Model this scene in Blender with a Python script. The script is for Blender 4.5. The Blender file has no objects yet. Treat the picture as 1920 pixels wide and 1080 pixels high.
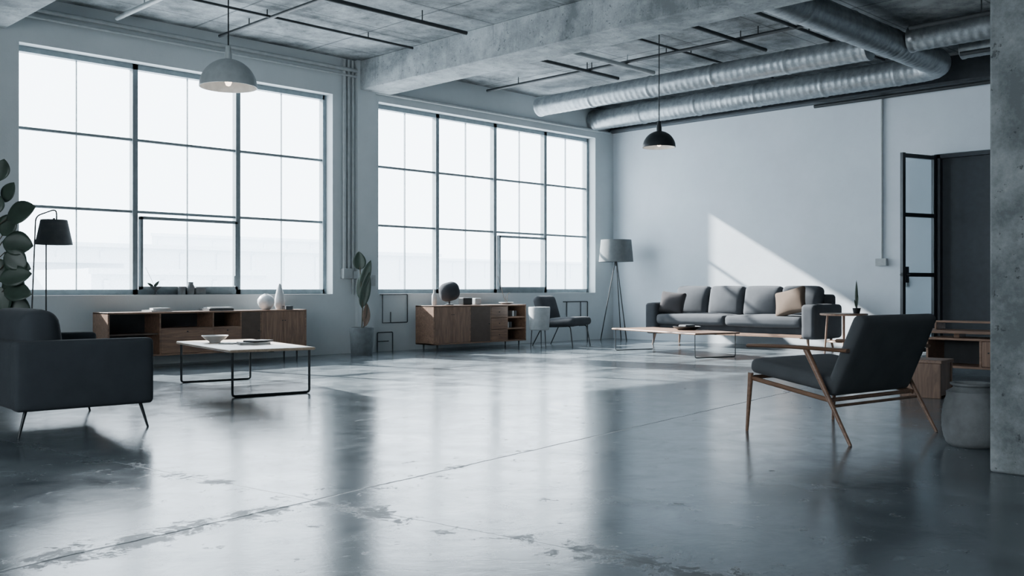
import bpy, bmesh, math, random
from mathutils import Vector, Matrix
random.seed(7)
scene = bpy.context.scene
V = Vector

# ------------------------------------------------------------------ materials
class Mat:
    def __init__(s, name):
        s.m = bpy.data.materials.new(name); s.m.use_nodes = True
        s.nt = s.m.node_tree; s.nt.nodes.clear()
        s.out = s.nt.nodes.new('ShaderNodeOutputMaterial')
        s.p = s.nt.nodes.new('ShaderNodeBsdfPrincipled')
        s.nt.links.new(s.p.outputs[0], s.out.inputs[0])
        s._tc = None
    def n(s, t, **k):
        x = s.nt.nodes.new(t)
        for a, b in k.items(): setattr(x, a, b)
        return x
    def put(s, sock, v):
        if isinstance(v, bpy.types.NodeSocket): s.nt.links.new(v, sock)
        else:
            if isinstance(v, (tuple, list)) and len(v) == 3 and sock.type == 'RGBA': v = (*v, 1)
            sock.default_value = v
    def tc(s):
        if not s._tc: s._tc = s.n('ShaderNodeTexCoord')
        return s._tc.outputs['Object']
    def mp(s, vec, scale=(1, 1, 1), rot=(0, 0, 0), loc=(0, 0, 0)):
        x = s.n('ShaderNodeMapping'); s.put(x.inputs['Vector'], vec)
        x.inputs['Scale'].default_value = scale; x.inputs['Rotation'].default_value = rot
        x.inputs['Location'].default_value = loc
        return x.outputs[0]
    def noise(s, scale, detail=4, rough=.55, vec=None, dist=0):
        x = s.n('ShaderNodeTexNoise'); s.put(x.inputs['Vector'], vec if vec is not None else s.tc())
        x.inputs['Scale'].default_value = scale; x.inputs['Detail'].default_value = detail
        x.inputs['Roughness'].default_value = rough; x.inputs['Distortion'].default_value = dist
        return x.outputs['Fac']
    def ramp(s, fac, stops):
        x = s.n('ShaderNodeValToRGB'); s.put(x.inputs[0], fac)
        cr = x.color_ramp
        while len(cr.elements) < len(stops): cr.elements.new(.5)
        for e, (p, c) in zip(cr.elements, stops):
            e.position = p
            if not isinstance(c, (tuple, list)): c = (c, c, c)
            e.color = (*c, 1)
        return x.outputs[0]
    def math(s, op, a, b=0.0, c=None, clamp=False):
        x = s.n('ShaderNodeMath', operation=op, use_clamp=clamp)
        s.put(x.inputs[0], a); s.put(x.inputs[1], b)
        if c is not None: s.put(x.inputs[2], c)
        return x.outputs[0]
    def mr(s, v, a, b, c=0., d=1.):
        x = s.n('ShaderNodeMapRange', interpolation_type='SMOOTHSTEP')
        s.put(x.inputs[0], v)
        for i, q in zip((1, 2, 3, 4), (a, b, c, d)): x.inputs[i].default_value = q
        return x.outputs[0]
    def mix(s, f, a, b, mode='MIX'):
        x = s.n('ShaderNodeMix', data_type='RGBA', blend_type=mode)
        s.put(x.inputs[0], f); s.put(x.inputs[6], a); s.put(x.inputs[7], b)
        return x.outputs[2]
    def bump(s, h, strength=.2, dist=.01):
        x = s.n('ShaderNodeBump'); s.put(x.inputs['Height'], h)
        x.inputs['Strength'].default_value = strength; x.inputs['Distance'].default_value = dist
        s.nt.links.new(x.outputs[0], s.p.inputs['Normal'])
    def set(s, **k):
        names = dict(col='Base Color', rough='Roughness', metal='Metallic', spec='Specular IOR Level',
                     ecol='Emission Color', estr='Emission Strength', sheen='Sheen Weight', ior='IOR', coat='Coat Weight')
        for a, b in k.items(): s.put(s.p.inputs[names[a]], b)
        return s

def plain(name, col, rough=.5, metal=0, var=.12, scale=12, bump=0, **k):
    m = Mat(name); f = m.noise(scale, 4)
    a = tuple(c*(1-var) for c in col); b = tuple(min(1, c*(1+var)) for c in col)
    m.set(col=m.ramp(f, [(.3, a), (.7, b)]), rough=rough, metal=metal, **k)
    if bump: m.bump(m.noise(scale*6, 3), bump, .003)
    return m.m

def fabric(name, col, var=.15):
    m = Mat(name)
    w = m.noise(420, 2, .6); f = m.noise(5, 4)
    a = tuple(c*(1-var) for c in col); b = tuple(c*(1+var) for c in col)
    c1 = m.ramp(f, [(.3, a), (.7, b)])
    c2 = m.mix(m.math('MULTIPLY', w, .5), c1, tuple(c*1.7 for c in col))
    m.set(col=c2, rough=.95, sheen=.03, spec=.12)
    m.bump(m.math('ADD', w, m.math('MULTIPLY', m.noise(30, 3), .8)), .35, .004)
    return m.m

def wood(name, c1, c2, axis='x', rough=.45):
    m = Mat(name)
    sc = {'x': (1, 9, 9), 'y': (9, 1, 9), 'z': (9, 9, 1)}[axis]
    v = m.mp(m.tc(), sc)
    f = m.noise(2.2, 6, .6, v, 1.2)
    sc2 = {'x': (2, 70, 70), 'y': (70, 2, 70), 'z': (70, 70, 2)}[axis]
    g = m.noise(2, 3, .5, m.mp(m.tc(), sc2))
    mid = tuple((a+b)/2 for a, b in zip(c1, c2))
    c = m.ramp(f, [(.3, c1), (.5, mid), (.7, c2)])
    c = m.mix(m.mr(g, .35, .65, 0, .35), c, tuple(q*.55 for q in c1))
    m.set(col=c, rough=rough)
    m.bump(g, .08, .002)
    return m.m

def concrete(name, dark, light, streak=True, boards=False):
    m = Mat(name)
    big = m.noise(.8, 6, .62, dist=.6); med = m.noise(4.5, 6, .7); fine = m.noise(38, 4, .7)
    f = m.math('ADD', m.math('MULTIPLY', big, .5), m.math('MULTIPLY', med, .4))
    f = m.math('ADD', f, m.math('MULTIPLY', fine, .1))
    mid = tuple((a+b)/2 for a, b in zip(dark, light))
    c = m.ramp(f, [(.39, dark), (.5, mid), (.60, light)])
    if streak:
        s = m.noise(1.5, 5, .75, m.mp(m.tc(), (5, 5, .6)))
        c = m.mix(m.mr(s, .52, .72, 0, .45), c, tuple(q*.55 for q in dark))
    pits = m.noise(16, 3, .8)
    pm = m.mr(pits, .63, .69, 0, .7)
    c = m.mix(pm, c, tuple(q*.4 for q in dark))
    if boards:
        sep = m.n('ShaderNodeSeparateXYZ'); m.put(sep.inputs[0], m.tc())
        for i, per in ((0, 1.8), (1, 1.25)):
            d = m.math('ABSOLUTE', m.math('SUBTRACT', m.math('FRACT', m.math('DIVIDE', sep.outputs[i], per)), .5))
            c = m.mix(m.mr(d, .0, .014, .75, 0), c, tuple(q*.35 for q in dark))
    m.set(col=c, rough=.85, spec=.3)
    m.bump(m.math('SUBTRACT', m.math('ADD', med, m.math('MULTIPLY', fine, .5)), pm), .6, .014)
    return m.m

def paint(name, col):
    m = Mat(name)
    f = m.noise(1.1, 6, .65); g = m.noise(9, 5, .7)
    c = m.ramp(f, [(.3, tuple(q*.9 for q in col)), (.65, col)])
    c = m.mix(m.mr(g, .55, .8, 0, .12), c, tuple(q*.6 for q in col))
    m.set(col=c, rough=.8, spec=.25)
    m.bump(m.math('ADD', m.noise(60, 3), m.math('MULTIPLY', g, 1.5)), .18, .006)
    return m.m

def floor_mat():
    m = Mat('polished_concrete')
    sep = m.n('ShaderNodeSeparateXYZ'); m.put(sep.inputs[0], m.tc())
    X, Y = sep.outputs[0], sep.outputs[1]
    wob = m.math('MULTIPLY', m.math('SUBTRACT', m.noise(3.5, 6, .75), .5), .06)
    t = m.math('ADD', m.math('ADD', m.math('MULTIPLY', X, .99), m.math('MULTIPLY', Y, .143)), wob)
    v = m.math('ADD', m.math('ADD', m.math('MULTIPLY', X, -.143), m.math('MULTIPLY', Y, .99)), wob)
    def dist(c, off, per):
        q = m.math('FRACT', m.math('ADD', m.math('DIVIDE', m.math('SUBTRACT', c, off), per), .5))
        return m.math('MULTIPLY', m.math('ABSOLUTE', m.math('SUBTRACT', q, .5)), per)
    dv = dist(v, 3.52, 7.5); dt = dist(t, 3.15, 9.0)
    d = m.math('MINIMUM', dv, dt)
    line = m.math('MAXIMUM', m.mr(dv, .002, .012, .9, 0), m.mr(dt, .001, .007, .35, 0))
    big = m.noise(.55, 7, .62, dist=.8); med = m.noise(2.6, 7, .7, dist=.5); fine = m.noise(14, 5, .75)
    f = m.math('ADD', m.math('MULTIPLY', big, .5), m.math('MULTIPLY', med, .5))
    c = m.ramp(f, [(.38, (.048, .060, .068)), (.5, (.088, .107, .120)), (.61, (.145, .172, .188))])
    near = m.mr(d, .0, .24, 1, 0)
    nz = m.noise(5.5, 11, .80, dist=.3)
    fgz = m.mr(m.math('ADD', X, Y), 6.5, 9.0, 1, .15)
    zone = m.mr(m.noise(.8, 2, .5), .35, .6, .25, 1)
    sv = m.math('ADD', nz, m.math('MULTIPLY', m.math('MULTIPLY', near, zone), m.math('MULTIPLY', fgz, .15)))
    st = m.mr(sv, .60, .67, 0, .8)
    c = m.mix(st, c, (.026, .033, .034))
    pale = m.mr(m.noise(4.6, 9, .75, m.mp(m.tc(), loc=(7, 3, 0)), .4), .58, .70, 0, .35)
    c = m.mix(pale, c, (.20, .23, .245))
    c = m.mix(m.math('MULTIPLY', line, .8), c, (.018, .023, .025))
    c = m.mix(m.mr(fine, .6, .8, 0, .2), c, (.035, .042, .046))
    r = m.math('ADD', m.math('MULTIPLY', med, .26), .075)
    r = m.math('ADD', r, m.math('MULTIPLY', st, .3))
    r = m.math('ADD', r, m.math('MULTIPLY', line, .3), clamp=True)
    m.set(col=c, rough=r, spec=.65)
    h = m.math('SUBTRACT', m.math('ADD', m.math('MULTIPLY', big, .8), m.math('MULTIPLY', med, .35)), m.math('ADD', m.math('MULTIPLY', line, .4), m.math('MULTIPLY', st, .06)))
    m.bump(h, .11, .03)
    return m.m

def glass_mat(name, refl=.06, tint=(.95, .98, 1)):
    m = Mat(name); m.nt.nodes.remove(m.p)
    tr = m.n('ShaderNodeBsdfTransparent'); tr.inputs[0].default_value = (*tint, 1)
    gl = m.n('ShaderNodeBsdfGlossy'); gl.inputs['Roughness'].default_value = .03
    mx = m.n('ShaderNodeMixShader'); mx.inputs[0].default_value = refl
    m.nt.links.new(tr.outputs[0], mx.inputs[1]); m.nt.links.new(gl.outputs[0], mx.inputs[2])
    m.nt.links.new(mx.outputs[0], m.out.inputs[0])
    return m.m

def galvanised():
    m = Mat('galvanised_steel')
    f = m.noise(9, 5, .7); g = m.noise(1.3, 3)
    m.set(col=m.ramp(f, [(.3, (.20, .225, .24)), (.7, (.38, .41, .43))]), metal=.7,
          rough=m.ramp(g, [(.3, .36), (.7, .50)]))
    m.bump(f, .08, .003)
    return m.m

M_floor = floor_mat()
M_wallN = paint('window_wall_paint', (.56, .61, .63))
M_wallE = paint('white_wall_paint', (.66, .73, .79))
M_wallS = paint('grey_wall_paint', (.45, .48, .49))
M_ceil = concrete('ceiling_concrete', (.085, .095, .10), (.38, .41, .425), streak=False, boards=True)
M_beam = concrete('beam_concrete', (.17, .19, .20), (.46, .50, .515))
M_col = concrete('column_concrete', (.11, .13, .135), (.36, .39, .405), streak=False)
M_frame = plain('window_frame_steel', (.20, .24, .26), .45, .1)
M_black = plain('black_steel', (.020, .024, .027), .4, .4)
M_dkgrey = plain('dark_grey_metal', (.045, .052, .058), .45, .5)
M_pipe = plain('painted_pipe', (.38, .41, .42), .5, .1)
M_pipedk = plain('dark_pipe', (.03, .035, .038), .5, .3)
M_galv = galvanised()
M_glass = glass_mat('window_glass', .04)
M_dglass = glass_mat('door_glass', .06, (.88, .92, .94))
M_charcoal = fabric('charcoal_leather_fabric', (.034, .040, .046))
M_sofa = fabric('grey_sofa_fabric', (.054, .059, .066))
M_sofadk = fabric('dark_grey_fabric', (.042, .046, .052))
M_chair = fabric('slate_fabric', (.066, .072, .078))
M_tan = fabric('tan_fabric', (.085, .064, .050))
M_pgrey = fabric('grey_pillow_fabric', (.042, .040, .042))
W1, W2 = (.155, .090, .060), (.33, .20, .135)
M_woodx = wood('walnut_along_x', W1, W2, 'x')
M_woodz = wood('walnut_upright', W1, W2, 'z')
M_woody = wood('walnut_along_y', W1, W2, 'y')
M_oak = wood('pale_oak', (.36, .27, .19), (.55, .43, .32), 'y', .35)
M_frameW = wood('chair_walnut', (.14, .078, .048), (.27, .155, .098), 'y', .4)
M_inside = plain('cabinet_interior', (.025, .028, .031), .7)
M_mesh = plain('dark_brown_mesh', (.085, .060, .046), .6, bump=.4)
M_ceramic = plain('white_ceramic', (.55, .57, .58), .35)
M_stone = plain('grey_stoneware', (.14, .152, .158), .8, var=.2, bump=.5)
M_pot = plain('concrete_pot', (.13, .15, .16), .8, var=.2, bump=.4)
M_leaf = plain('dark_leaf', (.038, .062, .046), .42, var=.3, scale=6)
M_leafb = plain('brown_leaf', (.20, .14, .11), .6, var=.3, scale=6)
M_stem = plain('stem', (.07, .065, .045), .7)
M_white = plain('pale_grey_enamel', (.34, .38, .39), .4)
M_whitein = plain('white_enamel_inside', (.75, .78, .78), .5)
M_shadeg = plain('grey_shade_fabric', (.115, .13, .135), .9)
M_shaded = plain('charcoal_shade_fabric', (.085, .093, .10), .85)
M_book = plain('pale_book', (.45, .46, .46), .6)
M_bookd = plain('dark_book', (.06, .065, .07), .6)
M_soil = plain('soil', (.03, .024, .018), .95, bump=.6)
M_plastic = plain('grey_plastic', (.36, .39, .40), .5)
M_door = plain('slate_door_paint', (.026, .034, .042), .5)
M_build = plain('distant_facade', (.66, .70, .74), .9)
m = Mat('warm_bulb'); m.set(col=(1, .8, .6), ecol=(1, .78, .6), estr=5); M_bulb = m.m

# ------------------------------------------------------------------ mesh builder
class MB:
    def __init__(s): s.bm = bmesh.new()
    def box(s, c, size, rot=None):
        r = bmesh.ops.create_cube(s.bm, size=1)
        Mx = Matrix.Translation(V(c)) @ (rot.to_4x4() if rot else Matrix.Identity(4)) @ Matrix.Diagonal((*size, 1))
        bmesh.ops.transform(s.bm, matrix=Mx, verts=r['verts']); return s
    def bb(s, a, b):
        return s.box([(p+q)/2 for p, q in zip(a, b)], [abs(q-p) for p, q in zip(a, b)])
    def cyl(s, p1, p2, r1, r2=None, seg=14):
        r2 = r1 if r2 is None else r2
        p1, p2 = V(p1), V(p2); d = p2-p1
        r = bmesh.ops.create_cone(s.bm, cap_ends=True, segments=seg, radius1=r1, radius2=r2, depth=d.length)
        Mx = Matrix.Translation((p1+p2)/2) @ d.to_track_quat('Z', 'Y').to_matrix().to_4x4()
        bmesh.ops.transform(s.bm, matrix=Mx, verts=r['verts']); return s
    def tube(s, pts, r, seg=10, radii=None, flat=1.0):
        pts = [V(p) for p in pts]; n = len(pts); rings = []
        t0 = (pts[1]-pts[0]).normalized()
        up = V((0, 0, 1)) if abs(t0.z) < .9 else V((1, 0, 0))
        nrm = (up - t0*up.dot(t0)).normalized()
        for i in range(n):
            if i == 0: t = t0
            elif i == n-1: t = (pts[-1]-pts[-2]).normalized()
            else: t = ((pts[i+1]-pts[i]).normalized()+(pts[i]-pts[i-1]).normalized()).normalized()
            nrm = (nrm - t*nrm.dot(t)).normalized(); b = t.cross(nrm)
            rr = radii[i] if radii else r
            rings.append([s.bm.verts.new(pts[i]+(nrm*math.cos(2*math.pi*k/seg)*flat+b*math.sin(2*math.pi*k/seg))*rr) for k in range(seg)])
        for a, b_ in zip(rings, rings[1:]):
            for k in range(seg): s.bm.faces.new((a[k], a[(k+1) % seg], b_[(k+1) % seg], b_[k]))
        s.bm.faces.new(rings[0][::-1]); s.bm.faces.new(rings[-1]); return s
    def lathe(s, prof, c=(0, 0, 0), seg=36, closed=False):
        c = V(c); rings = []
        for r, z in prof:
            if r < 1e-5: rings.append([s.bm.verts.new(c+V((0, 0, z)))])
            else: rings.append([s.bm.verts.new(c+V((r*math.cos(2*math.pi*k/seg), r*math.sin(2*math.pi*k/seg), z))) for k in range(seg)])
        for a, b in zip(rings, rings[1:]):
            for k in range(seg):
                k2 = (k+1) % seg
                if len(a) == 1 and len(b) == 1: continue
                if len(a) == 1: s.bm.faces.new((a[0], b[k2], b[k]))
                elif len(b) == 1: s.bm.faces.new((a[k], a[k2], b[0]))
                else: s.bm.faces.new((a[k], a[k2], b[k2], b[k]))
        return s
    def rbox(s, c, size, r=.05, crown=(0, 0, 0), rot=None, n=10, shear=None):
        h = [q/2 for q in size]; r = min(r, min(h)*.98)
        def remap(t, hh):
            e = .45; a = abs(t); sg = 1 if t >= 0 else -1
            if a <= e: return sg*(a/e)*(hh-r)
            return sg*((hh-r)+(a-e)/(1-e)*r)
        vs = {}
        def vert(i, j, k):
            key = (i, j, k)
            if key in vs: return vs[key]
            u = [2*q/n-1 for q in key]
            p = V([remap(t, hh) for t, hh in zip(u, h)])
            q = V([max(-(hh-r), min(hh-r, pp)) for pp, hh in zip(p, h)])
            d = p-q
            if d.length > 1e-9: p = q+d.normalized()*r
            x, y, z = [pp/hh for pp, hh in zip(p, h)]
            p += V((crown[0]*(1-y*y)*(1-z*z)*x, crown[1]*(1-x*x)*(1-z*z)*y, crown[2]*(1-x*x)*(1-y*y)*z))
            if shear: p = shear(p)
            if rot: p = rot @ p
            vs[key] = s.bm.verts.new(p+V(c)); return vs[key]
        for ax in range(3):
            for side in (0, n):
                for a in range(n):
                    for b in range(n):
                        qs = []
                        for da, db in ((0, 0), (1, 0), (1, 1), (0, 1)):
                            key = [0, 0, 0]; key[ax] = side; key[(ax+1) % 3] = a+da; key[(ax+2) % 3] = b+db
                            qs.append(vert(*key))
                        s.bm.faces.new(qs if side else qs[::-1])
        return s
    def leaf(s, base, d, nrm, L, W, curl=.15, fold=.12, na=10, nb=3, shape=.8):
        d = V(d).normalized(); nrm = V(nrm); nrm = (nrm-d*nrm.dot(d)).normalized(); sd = nrm.cross(d)
        g = []
        for i in range(na+1):
            a = i/na; w = max(.02, math.sin(math.pi*min(1, a**shape))**.75 if 0 < a < 1 else .02)
            row = []
            for j in range(-nb, nb+1):
                b = j/nb
                row.append(s.bm.verts.new(V(base)+d*L*a+sd*W/2*w*b+nrm*(-curl*L*a*a+fold*W*abs(b)*w)))
            g.append(row)
        for i in range(na):
            for j in range(2*nb): s.bm.faces.new((g[i][j], g[i][j+1], g[i+1][j+1], g[i+1][j]))
        return s
    def done(s, name, mat, parent=None, bevel=0, loc=(0, 0, 0), rotz=0, label=None, category=None, kind=None, group=None, ang=.7, solid=0):
        bmesh.ops.recalc_face_normals(s.bm, faces=s.bm.faces)
        me = bpy.data.meshes.new(name); s.bm.to_mesh(me); s.bm.free()
        me.materials.append(mat)
        me.shade_smooth(); me.set_sharp_from_angle(angle=ang)
        o = bpy.data.objects.new(name, me); scene.collection.objects.link(o)
        o.location = loc; o.rotation_euler = (0, 0, rotz)
        if parent: o.parent = parent
        if solid:
            md = o.modifiers.new('solid', 'SOLIDIFY'); md.thickness = solid; md.offset = 0
        if bevel:
            md = o.modifiers.new('bevel', 'BEVEL'); md.width = bevel; md.segments = 2; md.limit_method = 'ANGLE'; md.angle_limit = math.radians(40)
        if label: o['label'] = label
        if category: o['category'] = category
        if kind: o['kind'] = kind
        if group: o['group'] = group
        return o

def thing(name, label, category, loc, rotz=0, group=None):
    e = bpy.data.objects.new(name, None); e.empty_display_size = .1
    scene.collection.objects.link(e); e.location = loc; e.rotation_euler = (0, 0, math.radians(rotz))
    e['label'] = label; e['category'] = category
    if group: e['group'] = group
    return e
def RX(d): return Matrix.Rotation(math.radians(d), 3, 'X')
def RY(d): return Matrix.Rotation(math.radians(d), 3, 'Y')
def RZ(d): return Matrix.Rotation(math.radians(d), 3, 'Z')

def rounded(pts, r, k=6):
    """polyline with rounded corners"""
    pts = [V(p) for p in pts]; out = [pts[0]]
    for i in range(1, len(pts)-1):
        a, b, c = pts[i-1], pts[i], pts[i+1]
        d1 = (a-b); d2 = (c-b); rr = min(r, d1.length*.49, d2.length*.49)
        p, q = b+d1.normalized()*rr, b+d2.normalized()*rr
        for j in range(k+1):
            t = j/k; out.append(p*(1-t)**2+b*2*t*(1-t)+q*t*t)
    out.append(pts[-1]); return out

# ------------------------------------------------------------------ room shell
YW, XE, H = 12.4, 15.25, 4.5
XB, YB = -3.0, -4.0
MB().bb((XB-.2, YB-.2, -.15), (XE+1.2, YW+.35, 0)).done('floor', M_floor, kind='structure', label='polished grey concrete floor with stained joints')
MB().bb((XB-.2, YB-.2, H), (XE+.2, YW+.35, H+.2)).done('ceiling', M_ceil, kind='structure', label='raw board-marked concrete ceiling slab')
w1 = (4.11, 8.57); w2 = (9.43, 14.70); z0, z1 = .91, 3.93
b = MB()
b.bb((XB, YW, 0), (w1[0], YW+.35, H)); b.bb((w1[1], YW, 0), (w2[0], YW+.35, H)); b.bb((w2[1], YW, 0), (XE+.2, YW+.35, H))
for w in (w1, w2):
    b.bb((w[0], YW, 0), (w[1], YW+.35, z0)); b.bb((w[0], YW, z1), (w[1], YW+.35, H))
b.bb((8.98, YW-.07, 0), (9.32, YW, H))
b.done('wall_north', M_wallN, kind='structure', label='pale grey painted wall with two large window openings')
dy0, dy1, dz = 4.1, 6.08, 3.05
b = MB(); b.bb((XE, dy1, 0), (XE+.2, YW, H)).bb((XE, YB, 0), (XE+.2, dy0, H)).bb((XE, dy0, dz), (XE+.2, dy1, H))
b.done('wall_east', M_wallE, kind='structure', label='smooth white painted wall behind the sofa')
MB().bb((XB, YB-.2, 0), (XE+.2, YB, H)).done('wall_south', M_wallS, kind='structure')
wy0, wy1, wz0, wz1 = .5, 6.0, .9, 3.7  # unseen opening behind the camera, added to let in fill light
b = MB().bb((XB-.2, YB, 0), (XB, wy0, H)).bb((XB-.2, wy1, 0), (XB, YW, H)).bb((XB-.2, wy0, 0), (XB, wy1, wz0)).bb((XB-.2, wy0, wz1), (XB, wy1, H))
b.done('wall_west', M_wallS, kind='structure')
# beams and column
MB().bb((9.03, YB, 4.05), (9.62, YW, H)).done('trim_1', M_beam, bevel=.012, kind='structure', label='raw concrete ceiling beam')
MB().bb((3.4, YB, 4.05), (3.95, YW, H)).done('trim_2', M_beam, bevel=.012, kind='structure', label='raw concrete ceiling beam')
MB().bb((5.61, 1.30, 0), (6.15, 1.94, H)).done('trim_3', M_col, bevel=.015, kind='structure', label='square raw concrete column')
MB().bb((XE-.10, YB, 4.10), (XE, YW, H)).bb((XE-.22, YB, 4.07), (XE, YW, 4.10)).done('trim_4', M_dkgrey, kind='structure', label='dark steel beam along the wall top')

# windows
def window(name, xs, sash_bay, label):
    y = 12.62; zb, zt = z0, z1; x0, x1 = xs[0], xs[-1]
    b = MB()
    b.bb((x0, y-.05, zb), (x1, y+.05, zb+.07)); b.bb((x0, y-.05, zt-.07), (x1, y+.05, zt))
    for i, x in enumerate(xs):
        e = .035 if 0 < i < len(xs)-1 else .03
        b.bb((x-e, y-.05, zb), (x+e, y+.05, zt))
    for z in (2.0, 2.94): b.bb((x0, y-.03, z-.017), (x1, y+.03, z+.017))
    for a, c in zip(xs, xs[1:]):
        b.bb(((a+c)/2-.005, y-.015, zb), ((a+c)/2+.005, y+.015, zt))
    o = b.done(name, M_frame, kind='structure', label=label)
    a, c = xs[sash_bay], xs[sash_bay+1]
    s = MB()
    for q in (a+.06, c-.06): s.bb((q-.02, y-.11, zb+.07), (q+.02, y-.05, 1.93))
    s.bb((a+.04, y-.11, 1.90), (c-.04, y-.05, 1.94)); s.bb((a+.04, y-.11, zb+.07), (c-.04, y-.05, zb+.11))
    s.cyl((c-.1, y-.13, zb+.12), (c-.1, y-.13, zb+.26), .012)
    s.done('sash', M_frame, o)
    MB().bb((x0, y-.004, zb), (x1, y+.004, zt)).done('pane', M_glass, o)
    return o
window('window_1', [4.12, 5.60, 7.09, 8.54], 1, 'large steel-framed factory window with nine divided panes')
window('window_2', [9.46, 10.80, 12.15, 13.46, 14.67], 2, 'large steel-framed factory window with divided panes')
b = MB()
for i in range(5):
    y = wy0+(wy1-wy0)*i/4; b.bb((XB-.12, y-.03, wz0), (XB-.06, y+.03, wz1))
for z in (wz0+.03, 1.9, 2.85, wz1-.03): b.bb((XB-.12, wy0, z-.025), (XB-.06, wy1, z+.025))
b.done('fill_window', M_frame, kind='structure')  # frame of the added fill opening, out of view

# doors
b = MB(); L = .74
for x in (.03, L-.03): b.bb((x-.03, -.025, .02), (x+.03, .025, dz-.02))
for z in (.06, 1.2, 2.1, dz-.06): b.bb((0, -.022, z-.03), (L, .022, z+.03))
door = b.done('door_1', M_black, kind='structure', label='open black steel door with glass panes', loc=(15.22, 6.05, 0), rotz=math.atan2(.22, -.71))
MB().bb((.05, -.004, .05), (L-.05, .004, dz-.05)).done('pane', M_dglass, door)
MB().bb((L-.12, -.035, 1.08), (L-.04, .035, 1.32)).cyl((L-.08, -.09, 1.2), (L-.08, .09, 1.2), .012).cyl((L-.2, -.08, 1.2), (L-.07, -.08, 1.2), .01).done('handle', M_dkgrey, door)
b = MB(); b.bb((XE+.15, dy0, 0), (XE+.2, dy1, dz))
b.bb((XE+.05, dy1-.07, 0), (XE+.16, dy1, dz)); b.bb((XE+.05, dy0, 0), (XE+.16, dy0+.07, dz)); b.bb((XE+.05, dy0, dz-.06), (XE+.16, dy1, dz))
b.bb((XE+.12, 5.05, 0), (XE+.15, 5.09, dz))
b.done('door_2', M_door, kind='structure', label='dark slate painted double door')

# ------------------------------------------------------------------ ducts & pipes
def duct(name, pts, r, label, ring=.11):
    P = rounded(pts, .45, 14); dens = []
    step = .022
    for a, c in zip(P, P[1:]):
        n = max(1, int((c-a).length/step))
        for i in range(n): dens.append(a+(c-a)*i/n)
    dens.append(P[-1]); rad = []; acc = 0
    for i, p in enumerate(dens):
        if i: acc += (p-dens[i-1]).length
        ph = (acc % ring)/ring
        big = (acc % 1.2) < .05
        rad.append(r*(1+(.02 if ph < .25 else 0)+(.05 if big else 0)))
    return MB().tube(dens, r, 28, rad).done(name, M_galv, label=label, category='duct', ang=1.2)
duct('ventilation_duct', [(12.6, 11.9, 4.2), (12.6, 5.87, 4.2)], .165, 'ribbed galvanised ventilation duct under the ceiling')
duct('ventilation_duct', [(14.62, 12.38, 4.25), (14.62, 5.66, 4.25), (4.0, 5.66, 4.25)], .19, 'ribbed galvanised duct turning a corner above the white wall')
duct('ventilation_duct', [(12.9, 5.45, 4.28), (12.9, 0, 4.28)], .16, 'short galvanised branch duct beside the main duct')
duct('ventilation_duct', [(14.0, 5.2, 4.30), (14.0, 0, 4.30)], .13, 'narrow galvanised branch duct below the ceiling')

LBD = 'thin dark steel pipe under the concrete ceiling'; LBL = 'pale painted conduit pipe under the ceiling'
def cpipe(pts, r, mat, label):
    o = MB().tube(rounded(pts, .06), r, 10)
    a, c = V(pts[0]), V(pts[-1]); n = max(2, int((c-a).length/1.5))
    for i in range(n):
        p = a+(c-a)*(i+.5)/n
        o.cyl((p.x, p.y, p.z), (p.x, p.y, H+.01), .008, seg=8)
    return o.done('ceiling_pipe', mat, label=label, category='pipe')
cpipe([(4.2, 9.55, 4.35), (8.7, 9.55, 4.35)], .028, M_pipedk, LBD)
cpipe([(9.7, 9.9, 4.35), (12.3, 9.9, 4.35)], .028, M_pipedk, LBD)
cpipe([(9.7, 7.25, 4.35), (12.3, 7.25, 4.35)], .028, M_pipedk, LBD)
cpipe([(9.7, 9.2, 4.33), (12.3, 9.2, 4.33)], .035, M_pipe, LBL)
cpipe([(11.6, 12.2, 4.38), (11.6, 6.2, 4.38)], .025, M_pipedk, LBD)
cpipe([(10.6, 12.2, 4.42), (10.6, 6.2, 4.42)], .018, M_pipedk, LBD)
cpipe([(13.6, 12.2, 4.40), (13.6, 6.2, 4.40)], .03, M_pipedk, LBD)
cpipe([(6.6, 12.2, 4.41), (6.6, 6.0, 4.41)], .022, M_pipedk, LBD)
cpipe([(5.2, 12.2, 4.38), (5.2, 6.0, 4.38)], .03, M_pipe, LBL)
cpipe([(4.2, 10.9, 4.42), (8.9, 10.9, 4.42)], .018, M_pipedk, LBD)
cpipe([(9.7, 8.3, 4.42), (14.3, 8.3, 4.42)], .018, M_pipedk, LBD)
cpipe([(9.7, 6.4, 4.38), (14.2, 6.4, 4.38)], .025, M_pipedk, LBD)
cpipe([(11.8, 5.0, 4.15), (11.8, 0, 4.15)], .03, M_pipedk, LBD)
cpipe([(13.4, 5.0, 4.1), (13.4, 0, 4.1)], .03, M_pipedk, LBD)
for z, r in ((4.33, .03), (4.24, .018)):
    MB().tube([(4.0, 12.34, z), (8.97, 12.34, z)], r).done('wall_pipe', M_pipe, label='pale conduit running along the wall above the window', category='pipe')
MB().tube([(9.33, 12.36, 4.06), (15.1, 12.36, 4.06)], .028).done('wall_pipe', M_pipe, label='pale conduit running along the wall above the window', category='pipe')
MB().tube([(15.12, 8.0, 4.02), (15.12, 2.0, 4.02)], .03).done('wall_pipe', M_pipedk, label='dark pipe along the top of the white wall', category='pipe')
for x, zb, r in ((8.76, 1.3, .03), (8.84, 1.3, .022), (8.92, 0.9, .02)):
    MB().tube([(x, 12.37, zb), (x, 12.37, 4.48)], r).done('wall_conduit', M_pipe, label='pale vertical conduit on the pier between windows', category='pipe')
b = MB().bb((8.71, 12.31, 1.14), (8.88, 12.4, 1.30)).bb((8.90, 12.33, 1.14), (8.98, 12.4, 1.26)); b.done('junction_box', M_plastic, bevel=.006, label='grey electrical junction box under the conduits', category='junction box')
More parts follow.
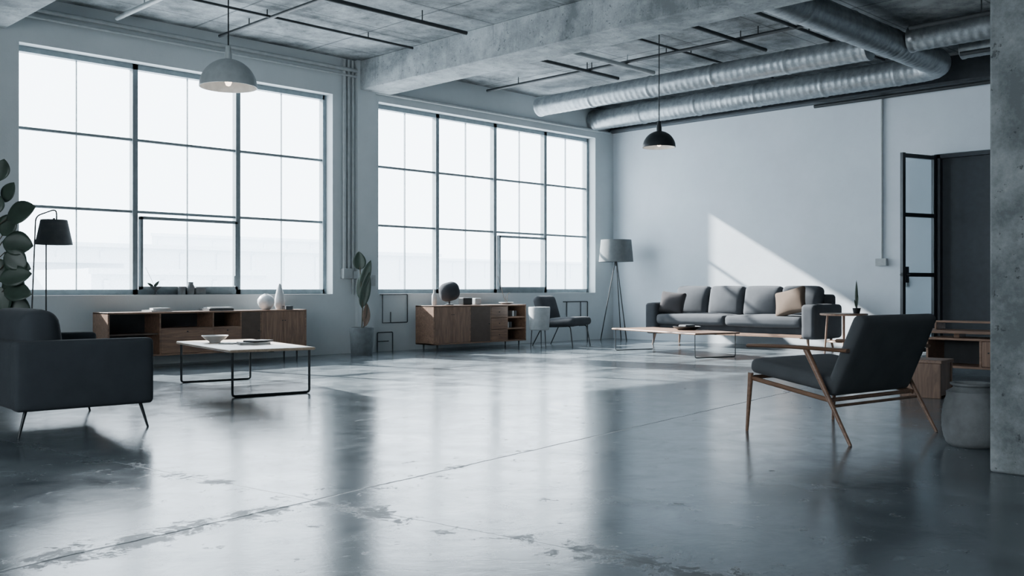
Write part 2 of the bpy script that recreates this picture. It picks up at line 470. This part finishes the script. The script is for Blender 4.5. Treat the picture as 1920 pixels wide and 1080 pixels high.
MB().bb((9.14, 12.26, 1.03), (9.27, 12.335, 1.20)).done('junction_box', M_plastic, bevel=.006, label='small grey electrical box on the pier', category='junction box')
MB().tube([(15.22, 6.89, 1.46), (15.22, 6.89, 4.06)], .022).done('wall_conduit', M_pipe, label='thin vertical conduit on the white wall', category='pipe')
MB().bb((15.17, 6.80, 1.35), (15.252, 6.98, 1.47)).done('junction_box', M_plastic, bevel=.006, label='pale electrical box at the end of the conduit', category='junction box')
MB().bb((15.21, 6.48, 1.02), (15.252, 6.58, 1.16)).bb((15.20, 6.51, 1.06), (15.215, 6.55, 1.12)).done('light_switch', M_plastic, bevel=.004, label='light switch on the white wall beside the door', category='light switch')
yy = 12.385
MB().tube(rounded([(9.45, yy, .9), (10.0, yy, .9), (10.0, yy, .45), (9.66, yy, .45), (9.66, yy, .62)], .02), .008, 8).tube(rounded([(9.40, yy, .0), (9.40, yy, .30), (9.70, yy, .30), (9.70, yy, .0)], .02), .008, 8).tube([(9.40, yy, .16), (9.62, yy, .16)], .007, 8).tube([(9.5, yy, .9), (9.5, yy, .45), (9.66, yy, .45)], .007, 8).done('wall_conduit', M_dkgrey, label='bent dark thin conduit low on the wall', category='pipe')
MB().tube(rounded([(13.75, yy, .74), (14.45, yy, .74), (14.45, yy, .0)], .02), .009, 8).tube(rounded([(13.85, yy, .74), (13.85, yy, .45), (14.25, yy, .45), (14.25, yy, .74)], .02), .008, 8).done('wall_conduit', M_dkgrey, label='bent dark thin conduit low on the wall', category='pipe')

# ------------------------------------------------------------------ pendants
def pendant(name, loc, dia, zr, mo, mi, label, bulb=True):
    e = thing(name, label, 'pendant lamp', (loc[0], loc[1], 0))
    R = dia/2; hh = R*1.0
    outer = [(R*math.cos(a), zr+hh*math.sin(a)) for a in [i*math.pi/2/12*.93 for i in range(13)]]
    t = .008
    inner = [((R-t)*math.cos(a), zr+(hh-t)*math.sin(a)) for a in [i*math.pi/2/12*.93 for i in range(13)]][::-1]
    topz = outer[-1][1]
    MB().lathe([(R-t, zr)]+outer+[(0.0, topz+.004)]).done('lamp_shade', mo, e)
    MB().lathe([(R-.0005, zr+.0005)][:0]+inner[::-1]+[(0, inner[0][1])]).done('shade_lining', mi, e)
    MB().lathe([(0.034, topz-.02), (.034, topz+.05), (.026, topz+.09), (.024, topz+.13), (0, topz+.13)]).done('socket', mo, e)
    MB().cyl((0, 0, topz+.12), (0, 0, H-.01), .007, seg=8).done('cord', M_black, e)
    MB().lathe([(0, H-.035), (.05, H-.03), (.055, H), (0, H)]).done('canopy', M_black, e)
    zb = zr+.05
    MB().lathe([(0, zb-.04), (.022, zb-.03), (.034, zb), (.026, zb+.03), (.016, zb+.06), (.016, topz-zr+zr)], seg=20).done('bulb', M_bulb, e)
    return e
pendant('pendant_lamp', (4.80, 8.70), .55, 2.95, M_white, M_whitein, 'pale grey metal dome pendant lamp hanging over the coffee table')
pendant('pendant_lamp', (10.4, 7.69), .43, 2.83, M_black, M_whitein, 'black metal dome pendant lamp on a long cord')

# ------------------------------------------------------------------ big sofa
e = thing('sofa', 'long charcoal grey fabric sofa with wooden rail by white wall', 'sofa', (14.44, 9.02, 0), -90)
MB().rbox((0, .05, .31), (3.0, .80, .20), .03).done('body', M_sofadk, e)
MB().rbox((0, .39, .56), (3.05, .16, .68), .06).done('backrest', M_sofadk, e)
for s in (-1, 1):
    MB().rbox((s*1.51, .0, .47), (.24, .94, .54), .06, (.0, 0, .01)).done('armrest', M_sofadk, e)
    MB().rbox((s*.70, -.07, .46), (1.385, .80, .17), .06, (.0, .012, .03)).done('seat_cushion', M_sofa, e)
for i in range(4):
    MB().rbox((-1.05+i*.70, .22, .765), (.69, .22, .53), .08, (0, .06, .01), RX(-12)).done('back_cushion', M_sofa, e)
MB().bb((-1.40, -.44, .215), (1.40, -.38, .265)).bb((-1.40, .38, .2), (1.40, .42, .25)).bb((-1.4, -.4, .2), (-1.34, .4, .24)).bb((1.34, -.4, .2), (1.4, .4, .24)).done('base_rail', M_woodx, e, .004)
for sx in (-1, 1):
    for sy in (-1, 1):
        MB().cyl((sx*1.50, sy*.40, 0), (sx*1.46, sy*.37, .24), .015, .026).done('leg', M_woodz, e)
def pillow(loc, rot, size, mat, label):
    o = MB().rbox((0, 0, 0), (size, .10, size*.78), .05, (.0, .055, .0), None, 12, shear=lambda p: V((p.x*(1+.10*(abs(p.z)/(size*.39))**2), p.y, p.z*(1+.10*(abs(p.x)/(size*.5))**2)))).done('throw_pillow', mat, label=label, category='pillow')
    o.location = loc; o.rotation_euler = rot
pillow((14.17, 10.19, .745), (math.radians(-16), math.radians(4), math.radians(-86)), .46, M_pgrey, 'dark grey throw pillow leaning on the sofa back')
pillow((14.12, 7.88, .775), (math.radians(-18), math.radians(-14), math.radians(-94)), .52, M_tan, 'tan brown throw pillow leaning on the sofa back')

# ------------------------------------------------------------------ black armchair
e = thing('armchair', 'dark charcoal upholstered armchair with thin black metal legs', 'armchair', (2.76, 7.51, 0), 86)
for s in (-1, 1):
    MB().rbox((s*.61, 0, .41), (.14, .92, .47), .035, (.010, 0, .0)).done('armrest', M_charcoal, e)
MB().rbox((0, .37, .41), (1.20, .18, .465), .04).done('backrest', M_charcoal, e)
MB().rbox((0, .0, .25), (1.14, .88, .12), .03).done('seat_base', M_charcoal, e)
MB().rbox((0, -.10, .40), (1.07, .70, .16), .06, (0, .01, .03)).done('seat_cushion', M_charcoal, e)
MB().rbox((0, .24, .635), (1.06, .27, .42), .11, (0, .02, .01), RX(-7)).done('back_cushion', M_charcoal, e)
for sx in (-1, 1):
    for sy in (-1, 1):
        MB().cyl((sx*.63, sy*.43, 0), (sx*.61, sy*.38, .185), .008, .013).done('leg', M_black, e)

# ------------------------------------------------------------------ coffee tables
def coffee(name, label, loc, rot, W, Ln, h, top, edge, legm, r):
    e = thing(name, label, 'coffee table', loc, rot)
    MB().rbox((0, 0, h-.014), (W, Ln, .028), .013, n=8).done('tabletop', top, e)
    for s in (-1, 1):
        y = s*(Ln/2-.06); x = W/2-.04
        MB().tube(rounded([(-x, y, h-.02), (-x, y, r), (x, y, r), (x, y, h-.02)], .03), r, 10).done('leg_frame', legm, e)
    MB().bb((-.02, -Ln/2+.05, h-.035), (.02, Ln/2-.05, h-.022)).done('support_bar', legm, e)
    return e
coffee('coffee_table', 'pale wood coffee table with black steel sled legs', (5.04, 8.86, 0), -11, .82, 1.78, .44, M_oak, None, M_black, .012)
coffee('coffee_table', 'long low wooden coffee table with thin wire legs before the sofa', (12.34, 8.87, 0), -17, .82, 2.12, .36, M_woody, None, M_dkgrey, .007)
MB().lathe([(0, 0), (.055, 0), (.06, .012), (.10, .035), (.135, .07), (.13, .072), (.09, .04), (.04, .02), (0, .018)]).done('bowl', M_ceramic, loc=(4.98, 9.30, .441), label='shallow white ceramic bowl on the coffee table', category='bowl')
def book(loc, rz, size, mat, label, group=None):
    o = MB().bb((-size[0]/2, -size[1]/2, 0), (size[0]/2, size[1]/2, .004)).bb((-size[0]/2, -size[1]/2, size[2]-.004), (size[0]/2, size[1]/2, size[2])).bb((-size[0]/2, -size[1]/2, 0), (-size[0]/2+.004, size[1]/2, size[2])).bb((-size[0]/2+.003, -size[1]/2+.005, .003), (size[0]/2-.006, size[1]/2-.005, size[2]-.003))
    return o.done('book', mat, loc=loc, rotz=math.radians(rz), label=label, category='book', group=group)
book((5.10, 8.74, .441), -20, (.30, .22, .022), M_book, 'pale closed book lying on the coffee table')
book((5.14, 8.72, .4635), 10, (.24, .17, .016), M_bookd, 'small dark book stacked on a pale book')
book((4.98, 8.98, .441), 30, (.20, .15, .010), M_book, 'thin pale booklet lying on the coffee table')
MB().lathe([(0, 0), (.13, 0), (.20, .03), (.215, .055), (.205, .055), (.19, .035), (.12, .014), (0, .012)]).done('tray', M_black, loc=(12.5, 8.72, .361), label='round dark tray on the low wooden table', category='tray')
MB().rbox((0, 0, .03), (.24, .15, .05), .02).done('box', M_bookd, loc=(12.5, 8.72, .386), label='small dark box sitting in the round tray', category='box')

# ------------------------------------------------------------------ credenzas
def credenza(label, loc, L, h, bays, hz=.17, D=.45):
    e = thing('sideboard', label, 'sideboard', loc)
    t = .022
    b = MB()
    b.bb((0, -D/2, h-t), (L, D/2, h)); b.bb((0, -D/2, hz), (L, D/2, hz+t))
    b.bb((0, -D/2, hz), (t, D/2, h)); b.bb((L-t, -D/2, hz), (L, D/2, h))
    b.done('carcass', M_woodx, e, .003)
    b = MB(); b.bb((t, D/2-.02, hz+t), (L-t, D/2-.01, h-t))
    b.done('back_panel', M_inside, e)
    for bay in bays:
        x0, x1, kind = bay
        if x0 > t: MB().bb((x0-.009, -D/2+.003, hz+t), (x0+.009, D/2-.02, h-t)).done('divider', M_woodx, e)
        zi0, zi1 = hz+t+.003, h-t-.003
        a, c = max(x0+.011, t+.003), min(x1-.011, L-t-.003)
        if kind == 'open':
            MB().bb((a, -D/2+.03, (zi0+zi1)/2-.008), (c, D/2-.02, (zi0+zi1)/2+.008)).done('shelf', M_mesh, e)
        if kind == 'dark':
            p = MB().bb((a, -D/2, zi0), (c, -D/2+.018, zi1)).done('door', M_mesh, e, .003, label='dark mesh sideboard door')
            MB().cyl(((c-.03), -D/2-.012, (zi0+zi1)/2), (c-.03, -D/2+.002, (zi0+zi1)/2), .008).done('handle', M_black, p)
        if kind == 'lowdrawer':
            zm = zi0+(zi1-zi0)*.60
            MB().bb((a, -D/2+.003, zm), (c, D/2-.02, zm+.018)).done('shelf', M_woodx, e)
            p = MB().bb((a, -D/2, zi0), (c, -D/2+.018, zm-.003)).done('drawer', M_woodx, e, .003)
            MB().cyl(((a+c)/2, -D/2-.012, zm-.03), ((a+c)/2, -D/2+.002, zm-.03), .008).done('knob', M_black, p)
        if kind == 'doors':
            mid = (a+c)/2
            for q0, q1, hx in ((a, mid-.002, mid-.02), (mid+.002, c, mid+.02)):
                p = MB().bb((q0, -D/2, zi0), (q1, -D/2+.018, zi1)).done('door', M_woodz, e, .003)
                MB().cyl((hx, -D/2-.012, zi1-.12), (hx, -D/2+.002, zi1-.12), .006).done('handle', M_black, p)
        if kind == 'drawers':
            n = 3; hh = (zi1-zi0)/n
            for i in range(n):
                p = MB().bb((a, -D/2, zi0+i*hh), (c, -D/2+.018, zi0+(i+1)*hh-.006)).done('drawer', M_woodx, e, .003)
                MB().cyl(((a+c)/2, -D/2-.012, zi0+(i+.5)*hh), ((a+c)/2, -D/2+.002, zi0+(i+.5)*hh), .007).done('knob', M_black, p)
        if kind == 'shelves':
            for i in (1, 2):
                zz = zi0+(zi1-zi0)*i/3
                MB().bb((a, -D/2+.02, zz-.012), (c, D/2-.02, zz+.012)).done('shelf', M_woodx, e)
    for x in (.12, L-.12):
        for y in (-D/2+.06, D/2-.06):
            MB().cyl((x, y, 0), (x, y, hz), .010, .014).done('leg', M_black, e)
    return e
credenza('long walnut sideboard with open compartments and doors under the window', (4.92, 12.03, 0), 2.80, .70,
         [(0, .66, 'open'), (.66, 1.38, 'lowdrawer'), (1.38, 1.78, 'lowdrawer'), (1.78, 2.08, 'dark'), (2.08, 2.80, 'doors')], .15)
credenza('walnut sideboard with mesh door and small drawers under the window', (10.02, 11.98, 0), 2.08, .72,
         [(0, .78, 'doors'), (.78, 1.24, 'dark'), (1.24, 1.63, 'drawers'), (1.63, 2.08, 'shelves')], .10)
book((5.62, 11.98, .701), 8, (.30, .22, .02), M_book, 'pale book lying on the long sideboard')
book((5.66, 11.98, .7215), -10, (.22, .16, .025), M_book, 'small pale book stacked on another book')
book((6.44, 11.98, .701), 5, (.38, .24, .028), M_bookd, 'large dark book lying on the long sideboard')
book((6.46, 11.98, .7295), -4, (.32, .2, .016), M_book, 'pale book stacked on a dark book')
MB().lathe([(0, 0), (.05, 0), (.085, .03), (.115, .09), (.115, .14), (.08, .19), (.03, .215), (.028, .225), (.018, .225), (.018, .2), (0, .19)]).done('vase', M_ceramic, loc=(7.18, 11.98, .701), label='round pale ceramic vase on the long sideboard', category='vase')
MB().lathe([(0, 0), (.05, 0), (.07, .05), (.075, .12), (.055, .22), (.025, .33), (.012, .36), (0, .35)]).done('vase', M_ceramic, loc=(7.42, 12.02, .701), label='slim teardrop white vase beside the round vase', category='vase')
book((7.45, 11.86, .701), 0, (.12, .10, .05), M_bookd, 'small dark block book beside the vases')
e = thing('plant_bowl', 'small footed bowl with a sprig on the window sill', 'planter', (5.84, 12.49, .911))
MB().lathe([(0, 0), (.04, 0), (.012, .02), (.012, .05), (.05, .08), (.075, .11), (.068, .11), (.04, .085), (0, .07)], seg=24).done('bowl', M_bookd, e)
MB().tube([(0, 0, .08), (-.06, 0, .2), (-.14, 0, .36)], .003, 6).leaf((-.03, 0, .10), (.6, 0, .6), (0, -1, .2), .12, .04).leaf((-.03, 0, .10), (-.7, 0, .5), (0, -1, .2), .1, .04).done('sprig', M_leaf, e)
MB().lathe([(0, 0), (.05, 0), (.05, .11), (.045, .11), (.045, .01), (0, .01)], seg=24).done('cup', M_stone, loc=(6.20, 12.49, .911), label='grey cup on the window sill', category='cup')
MB().lathe([(0, 0), (.045, 0), (.055, .10), (.035, .14), (.035, .17), (.028, .17), (.028, .14), (0, .1)], seg=24).done('jar', M_stone, loc=(6.33, 12.49, .911), label='small grey stoneware jar on the window sill', category='jar')
MB().rbox((0, 0, .05), (.14, .09, .10), .008).done('box', M_stone, loc=(6.46, 12.49, .911), label='small grey box on the window sill', category='box')
MB().lathe([(0, 0), (.03, 0), (.04, .02), (.04, .16), (.018, .2), (.016, .25), (.01, .25), (.01, .2), (0, .18)], seg=24).done('bottle', M_ceramic, loc=(10.24, 12.0, .721), label='slim pale bottle on the walnut sideboard', category='bottle')
e = thing('sculpture', 'dark rounded gourd sculpture on a small stand', 'sculpture', (10.56, 12.0, .721))
MB().lathe([(0, 0), (.07, 0), (.07, .015), (.015, .025), (.015, .08), (0, .08)], seg=24).done('stand', M_black, e)
MB().rbox((0, 0, .22), (.36, .26, .31), .13, (.0, 0, .0), RY(-12), 12).done('body', M_sofadk, e)
MB().rbox((0, 0, .06), (.20, .12, .12), .01).done('box', M_black, loc=(10.92, 12.0, .721), label='small black box on the walnut sideboard', category='box')
MB().rbox((0, 0, .055), (.13, .1, .11), .012).done('box', M_plastic, loc=(11.16, 12.0, .721), label='small pale box on the walnut sideboard', category='box')
e = thing('dried_branch', 'low dish with dried twigs on the walnut sideboard', 'decoration', (11.86, 12.0, .721))
MB().lathe([(0, 0), (.06, 0), (.13, .03), (.125, .034), (.05, .012), (0, .01)], seg=24).done('dish', M_plastic, e)
MB().tube([(0, 0, .02), (-.06, 0, .12), (-.12, 0, .30), (-.20, 0, .48)], .004, 6).tube([(0, 0, .02), (.05, .02, .08), (.02, 0, .16), (.08, 0, .2)], .004, 6).tube([(.04, 0, .02), (-.04, -.02, .09), (-.02, 0, .14)], .004, 6).done('twigs', M_tan, e)
for i in range(4):
    book((11.75+i*.06, 11.94, .325 if i < 2 else .512), 90, (.2, .04, .10), (M_book, M_bookd)[i % 2], 'small book standing on the sideboard shelf', 'books in the sideboard')

# ------------------------------------------------------------------ small lounge chair (far)
CL, CR = (12.72, 11.50, 0), 12
e = thing('lounge_chair', 'grey upholstered lounge chair with thin metal legs beside the sideboard', 'chair', CL, CR)
MB().rbox((0, -.08, .41), (.66, .70, .14), .06, (0, .01, .02), RX(-4)).done('seat', M_sofa, e)
MB().rbox((-.02, .28, .62), (.60, .16, .50), .08, (0, .02, 0), RX(-18)).done('backrest', M_sofadk, e)
for s in (-1, 1):
    MB().tube(rounded([(s*.31, -.40, 0), (s*.29, -.34, .35), (s*.29, .22, .33), (s*.31, .40, 0)], .05), .010, 8).tube([(s*.29, -.3, .345), (s*.1, -.3, .345)], .009, 8).done('leg_frame', M_black, e)
e = thing('side_table', 'small round pale drum side table on thin legs', 'side table', (12.03, 11.38, 0))
MB().lathe([(0, .29), (.15, .29), (.165, .30), (.185, .66), (.18, .68), (0, .685)]).done('drum', M_plastic, e)
for i in range(3):
    a = math.radians(30+120*i)
    MB().cyl((.15*math.cos(a), .15*math.sin(a), 0), (.13*math.cos(a), .13*math.sin(a), .30), .006, .009, 8).done('leg', M_black, e)

# ------------------------------------------------------------------ floor lamps
e = thing('floor_lamp', 'tripod floor lamp with grey drum shade in the room corner', 'floor lamp', (14.66, 11.85, 0))
MB().lathe([(.33, 1.50), (.29, 1.92), (.285, 1.92), (.325, 1.50), (.33, 1.50)], seg=40).done('lamp_shade', M_shadeg, e)
for i in range(3):
    a = math.radians(20+i*120)
    MB().cyl((.30*math.cos(a), .30*math.sin(a), 0), (.02*math.cos(a), .02*math.sin(a), 1.5), .011, .009, 8).done('leg', M_black, e)
MB().cyl((0, 0, 1.42), (0, 0, 1.72), .016).bb((-.29, -.004, 1.88), (.29, .004, 1.888)).bb((-.004, -.29, 1.88), (.004, .29, 1.888)).cyl((0, 0, 1.70), (0, 0, 1.885), .006).done('pole', M_black, e)

e = thing('floor_lamp', 'thin black-framed floor lamp with charcoal tapered shade by the window', 'floor lamp', (4.02, 11.05, 0))
MB().lathe([(.19, 1.47), (.135, 1.74), (.13, 1.74), (.185, 1.47), (.19, 1.47)], seg=36).done('lamp_shade', M_shaded, e)
MB().tube(rounded([(.02, -.02, 1.72), (.02, -.02, 1.86), (-.14, .14, 1.78), (-.19, .19, 0.02)], .06), .008, 8).done('arched_rod', M_black, e)
MB().cyl((-.06, .06, .02), (-.06, .06, 1.50), .008).cyl((-.06, .06, 1.48), (0, 0, 1.5), .006).cyl((0, 0, 1.48), (0, 0, 1.76), .012).bb((-.13, -.004, 1.72), (.13, .004, 1.727)).bb((-.004, -.13, 1.72), (.004, .13, 1.727)).done('pole', M_black, e)
MB().lathe([(0, 0), (.15, 0), (.155, .012), (.15, .022), (0, .024)], (-.12, .12, 0)).done('base', M_black, e)

# ------------------------------------------------------------------ side table + spiky plant
e = thing('side_table', 'round walnut side table with slim legs beside the sofa', 'side table', (13.70, 6.78, 0))
MB().lathe([(0, .595), (.325, .595), (.34, .605), (.34, .62), (.335, .625), (0, .625)], seg=40).done('tabletop', M_woodx, e)
MB().lathe([(0, .20), (.24, .20), (.245, .21), (.24, .22), (0, .22)], seg=36).done('shelf', M_woodx, e)
for i in range(4):
    a = math.radians(25+i*90)
    MB().cyl((.27*math.cos(a), .27*math.sin(a), 0), (.23*math.cos(a), .23*math.sin(a), .6), .012, .015, 10).done('leg', M_woodz, e)
e = thing('potted_plant', 'tiny dark pot with a spiky upright leaf on the side table', 'plant', (13.78, 6.62, .626))
MB().lathe([(0, 0), (.045, 0), (.06, .08), (.052, .08), (.045, .06), (0, .06)], seg=24).done('pot', M_black, e)
MB().leaf((0, 0, .05), (.02, .02, 1), (1, .6, 0), .44, .045, .04).leaf((0, .01, .05), (.1, -.2, 1), (1, -.6, 0), .22, .03, .1).leaf((0, -.01, .05), (-.1, .25, 1), (1, .6, 0), .16, .03, .1).done('foliage', M_leaf, e, solid=.003)

# ------------------------------------------------------------------ foreground lounge chair
e = thing('lounge_chair', 'mid-century wooden lounge chair with charcoal grey cushions', 'chair', (6.46, 3.23, 0), -8)
MB().rbox((0, .07, .412), (.92, .70, .105), .045, (0, .01, .012), RX(8)).done('seat_cushion', M_chair, e)
MB().rbox((0, -.333, .560), (.90, .085, .57), .04, (0, .012, 0), RX(24)).done('back_cushion', M_chair, e)
for s in (-1, 1):
    MB().cyl((s*.50, .400, 0), (s*.49, .375, .41), .011, .020).done('leg', M_frameW, e)
    MB().cyl((s*.505, -.43, 0), (s*.50, -.09, .60), .011, .021).done('leg', M_frameW, e)
    pts = [(s*.515, .37, .600), (s*.515, .22, .606), (s*.515, .05, .608), (s*.505, -.15, .606), (s*.465, -.385, .598)]
    MB().tube(rounded(pts, .05, 3), .034, 12, None, .40).done('armrest', M_frameW, e)
    MB().tube([(s*.48, .39, .375), (s*.475, -.27, .270)], .016, 10).done('side_rail', M_frameW, e)
MB().tube([(-.49, .385, .375), (.49, .385, .375)], .015, 10).done('front_rail', M_frameW, e)
MB().tube([(-.48, -.25, .272), (.48, -.25, .272)], .014, 10).done('rear_rail', M_frameW, e)
MB().tube([(-.50, -.285, .236), (.50, -.285, .236)], .010, 10).done('rear_rail', M_frameW, e)

prof = [(0, 0), (.125, 0), (.137, .008)]
for i in range(1, 20):
    z = .008+i*.0165; q = i/20
    prof.append((.137+.042*math.sin(math.pi*min(1, q*1.02))**.6*(1-.15*q)+(.0025 if i % 2 else 0), z))
prof += [(.150, .345), (.115, .365), (.105, .376), (.126, .386), (.128, .400), (.104, .400), (.095, .375), (.12, .34), (.14, .25), (0, .12)]
MB().lathe(prof, seg=48).done('vase', M_stone, loc=(6.46, 2.34, 0), label='large ribbed grey stoneware vase beside the column', category='vase')
e = thing('stool', 'dark wooden block stool', 'stool', (9.15, 3.72, 0), 5)
MB().bb((-.19, -.19, .315), (.19, .19, .345)).done('seat', M_woodx, e, .004)
MB().bb((-.18, -.18, 0), (-.155, .18, .315)).bb((.155, -.18, 0), (.18, .18, .315)).bb((-.155, -.17, .02), (.155, -.15, .315)).bb((-.155, .15, .02), (.155, .17, .315)).done('body', M_woodz, e, .003)
e = thing('console_table', 'walnut media console with open compartment and raised shelf', 'cabinet', (11.3, 4.55, 0), -90)
MB().bb((-.08, -.28, .50), (1.7, .28, .53)).done('tabletop', M_woodx, e, .004)
b = MB()
b.bb((.05, -.24, .12), (1.65, .24, .145)).bb((.05, -.24, .425), (1.65, .24, .45)).bb((.05, -.24, .12), (.075, .24, .45)).bb((1.625, -.24, .12), (1.65, .24, .45)).bb((.62, -.235, .14), (.645, .22, .43)).bb((.3, -.1, .45), (.36, .1, .5)).bb((1.3, -.1, .45), (1.36, .1, .5))
b.done('carcass', M_woodx, e, .003)
MB().bb((.07, .21, .14), (1.63, .22, .43)).done('back_panel', M_inside, e)
p = MB().bb((.65, -.24, .15), (1.62, -.222, .42)).done('door', M_woodz, e, .003)
MB().cyl((.72, -.255, .3), (.72, -.238, .3), .008).done('handle', M_black, p)
MB().bb((.05, .0, .61), (1.6, .26, .63)).bb((.05, 0, .53), (.07, .26, .61)).bb((1.58, 0, .53), (1.6, .26, .61)).done('riser_shelf', M_woodx, e, .003)
for x in (.15, 1.55):
    for y in (-.2, .2): MB().cyl((x, y, 0), (x, y, .12), .010, .015).done('leg', M_black, e)

# ------------------------------------------------------------------ plants
e = thing('potted_plant', 'tall slim plant in a cylindrical grey concrete pot by the pier', 'plant', (8.80, 11.98, 0))
MB().lathe([(0, 0), (.155, 0), (.16, .01), (.185, .40), (.18, .41), (.165, .41), (.16, .36), (0, .355)]).done('pot', M_pot, e)
MB().lathe([(0, .36), (.162, .36), (.15, .365), (0, .37)]).done('soil', M_soil, e)
MB().tube([(0, 0, .36), (.01, -.01, .7), (-.01, .0, 1.05), (-.02, .02, 1.32)], .01, 8).tube([(.02, 0, .36), (.05, -.05, .6), (.06, -.06, .75)], .008, 8).done('stem', M_stem, e)
R = V((.7071, -.7071, 0)); Z = V((0, 0, 1)); T = V((-.7071, -.7071, 0))
b = MB()
b.leaf((-.02, .02, 1.27), R*-.05+Z, T+R*.2, .28, .20, .05).leaf((-.01, 0, .98), R*.32+Z*1, T, .46, .15, .08).leaf((0, 0, .70), R*.20+Z*1, T+R*.3, .55, .16, -.05)
b.leaf((0, 0, .82), R*-.16+Z*1, T-R*.2, .34, .12, .05)
b.done('foliage', M_leaf, e, solid=.003)
MB().leaf((.04, -.04, .44), R*.08+Z, T+R*.5, .34, .12, .1).leaf((.03, -.03, .42), R*.3+Z, T, .24, .08, .2).done('dry_leaf', M_leafb, e, solid=.003)

e = thing('potted_plant', 'tall rubber plant with large dark glossy leaves beside the armchair', 'plant', (3.16, 10.10, 0))
MB().lathe([(0, 0), (.16, 0), (.17, .01), (.21, .36), (.205, .38), (.19, .38), (.18, .33), (0, .32)]).done('pot', M_pot, e)
MB().lathe([(0, .325), (.185, .325), (.17, .335), (0, .34)]).done('soil', M_soil, e)
st = MB().tube([(0, 0, .32), (.02, 0, .8), (-.02, .0, 1.3), (0, 0, 1.8), (-.01, 0, 2.15)], .014, 8)
b = MB()
LV = [(0, 2.02, .15, .9, .22, .17), (0, 1.92, -.6, .6, .22, .18), (0, 1.82, .35, .7, .22, .18), (.03, 1.66, .85, .35, .32, .24), (-.02, 1.72, -.7, .5, .28, .2),
      (0, 1.68, .10, .9, .22, .19), (0, 1.60, -.7, .1, .26, .2), (.0, 1.50, .35, .6, .24, .21), (.0, 1.44, .85, -.1, .28, .25), (.05, 1.34, .70, -.5, .24, .22), (0, 1.38, -.5, .35, .28, .22),
      (0, 1.28, .15, -.8, .24, .2), (-.02, 1.25, -.6, -.2, .28, .2), (.0, 1.22, .9, -.1, .27, .21), (0, 1.12, .6, -.6, .26, .2), (0, 1.08, .85, .2, .30, .21), (0, 1.02, .2, -.8, .28, .2),
      (0, 1.0, -.5, -.4, .28, .2), (.02, .98, .9, -.1, .30, .2), (0, .94, .5, .4, .26, .2), (0, .90, .6, -.4, .28, .22)]
for i, (r0, z, dr, dzv, L, W) in enumerate(LV):
    st0 = V((0, 0, z-.06)); base = R*(r0+dr*.07)+V((0, 0, z))+T*random.uniform(-.06, .12)
    st.tube([st0, base], .005, 6)
    b.leaf(base, R*dr+Z*dzv+T*random.uniform(-.1, .25), T+Z*.35+R*random.uniform(-.3, .3), L, W, random.uniform(.05, .2), .06, shape=.95)
st.done('stem', M_stem, e)
b.done('foliage', M_leaf, e, solid=.003)

# ------------------------------------------------------------------ outside
for i, (x0, x1, y, h) in enumerate(((-10, 26, 60, 2.8), (22, 60, 70, 4.2), (44, 66, 95, 6.5), (70, 120, 100, 5.0), (20, 30, 50, 2.0))):
    b = MB().bb((x0, y, -8), (x1, y+8, h))
    n = int((x1-x0)/3)
    for k in range(n): b.bb((x0+k*3+.6, y-.1, h-2.6), (x0+k*3+.9, y, h-.6))
    b.bb((x0-.3, y-.4, h-.3), (x1+.3, y, h))
    b.done('building', M_build, label='pale low building in haze outside the windows', category='building')

# ------------------------------------------------------------------ light
w = bpy.data.worlds.new('sky'); scene.world = w; w.use_nodes = True
bg = w.node_tree.nodes['Background']; bg.inputs[0].default_value = (.86, .935, 1, 1); bg.inputs[1].default_value = 7.8
sun = bpy.data.lights.new('sun', 'SUN'); sun.energy = 34; sun.angle = math.radians(1.2); sun.color = (1, .95, .90)
so = bpy.data.objects.new('sun', sun); scene.collection.objects.link(so)
so.rotation_euler = V((1, -4.07, -2.42)).to_track_quat('-Z', 'Y').to_euler(); so.location = (10, 20, 12)
def portal(loc, sx, sy, d):
    l = bpy.data.lights.new('window_portal', 'AREA'); l.shape = 'RECTANGLE'; l.size = sx; l.size_y = sy
    l.cycles.is_portal = True
    lo = bpy.data.objects.new('window_portal', l); scene.collection.objects.link(lo)
    lo.location = loc; lo.rotation_euler = V(d).to_track_quat('-Z', 'Z').to_euler()
for x0, x1 in (w1, w2): portal(((x0+x1)/2, YW+.36, (z0+z1)/2), x1-x0, z1-z0, (0, -1, 0))
portal((XB-.21, (wy0+wy1)/2, (wz0+wz1)/2), wy1-wy0, wz1-wz0, (1, 0, 0))  # portal for the added fill opening

cam = bpy.data.cameras.new('camera'); co = bpy.data.objects.new('camera', cam); scene.collection.objects.link(co)
co.location = (0, 0, 1.0); co.rotation_euler = (math.radians(90), 0, math.radians(-45))
cam.lens = 1841/1920*36; cam.sensor_width = 36; cam.clip_end = 500
scene.camera = co
scene.view_settings.view_transform = 'AgX'
scene.view_settings.exposure = .4
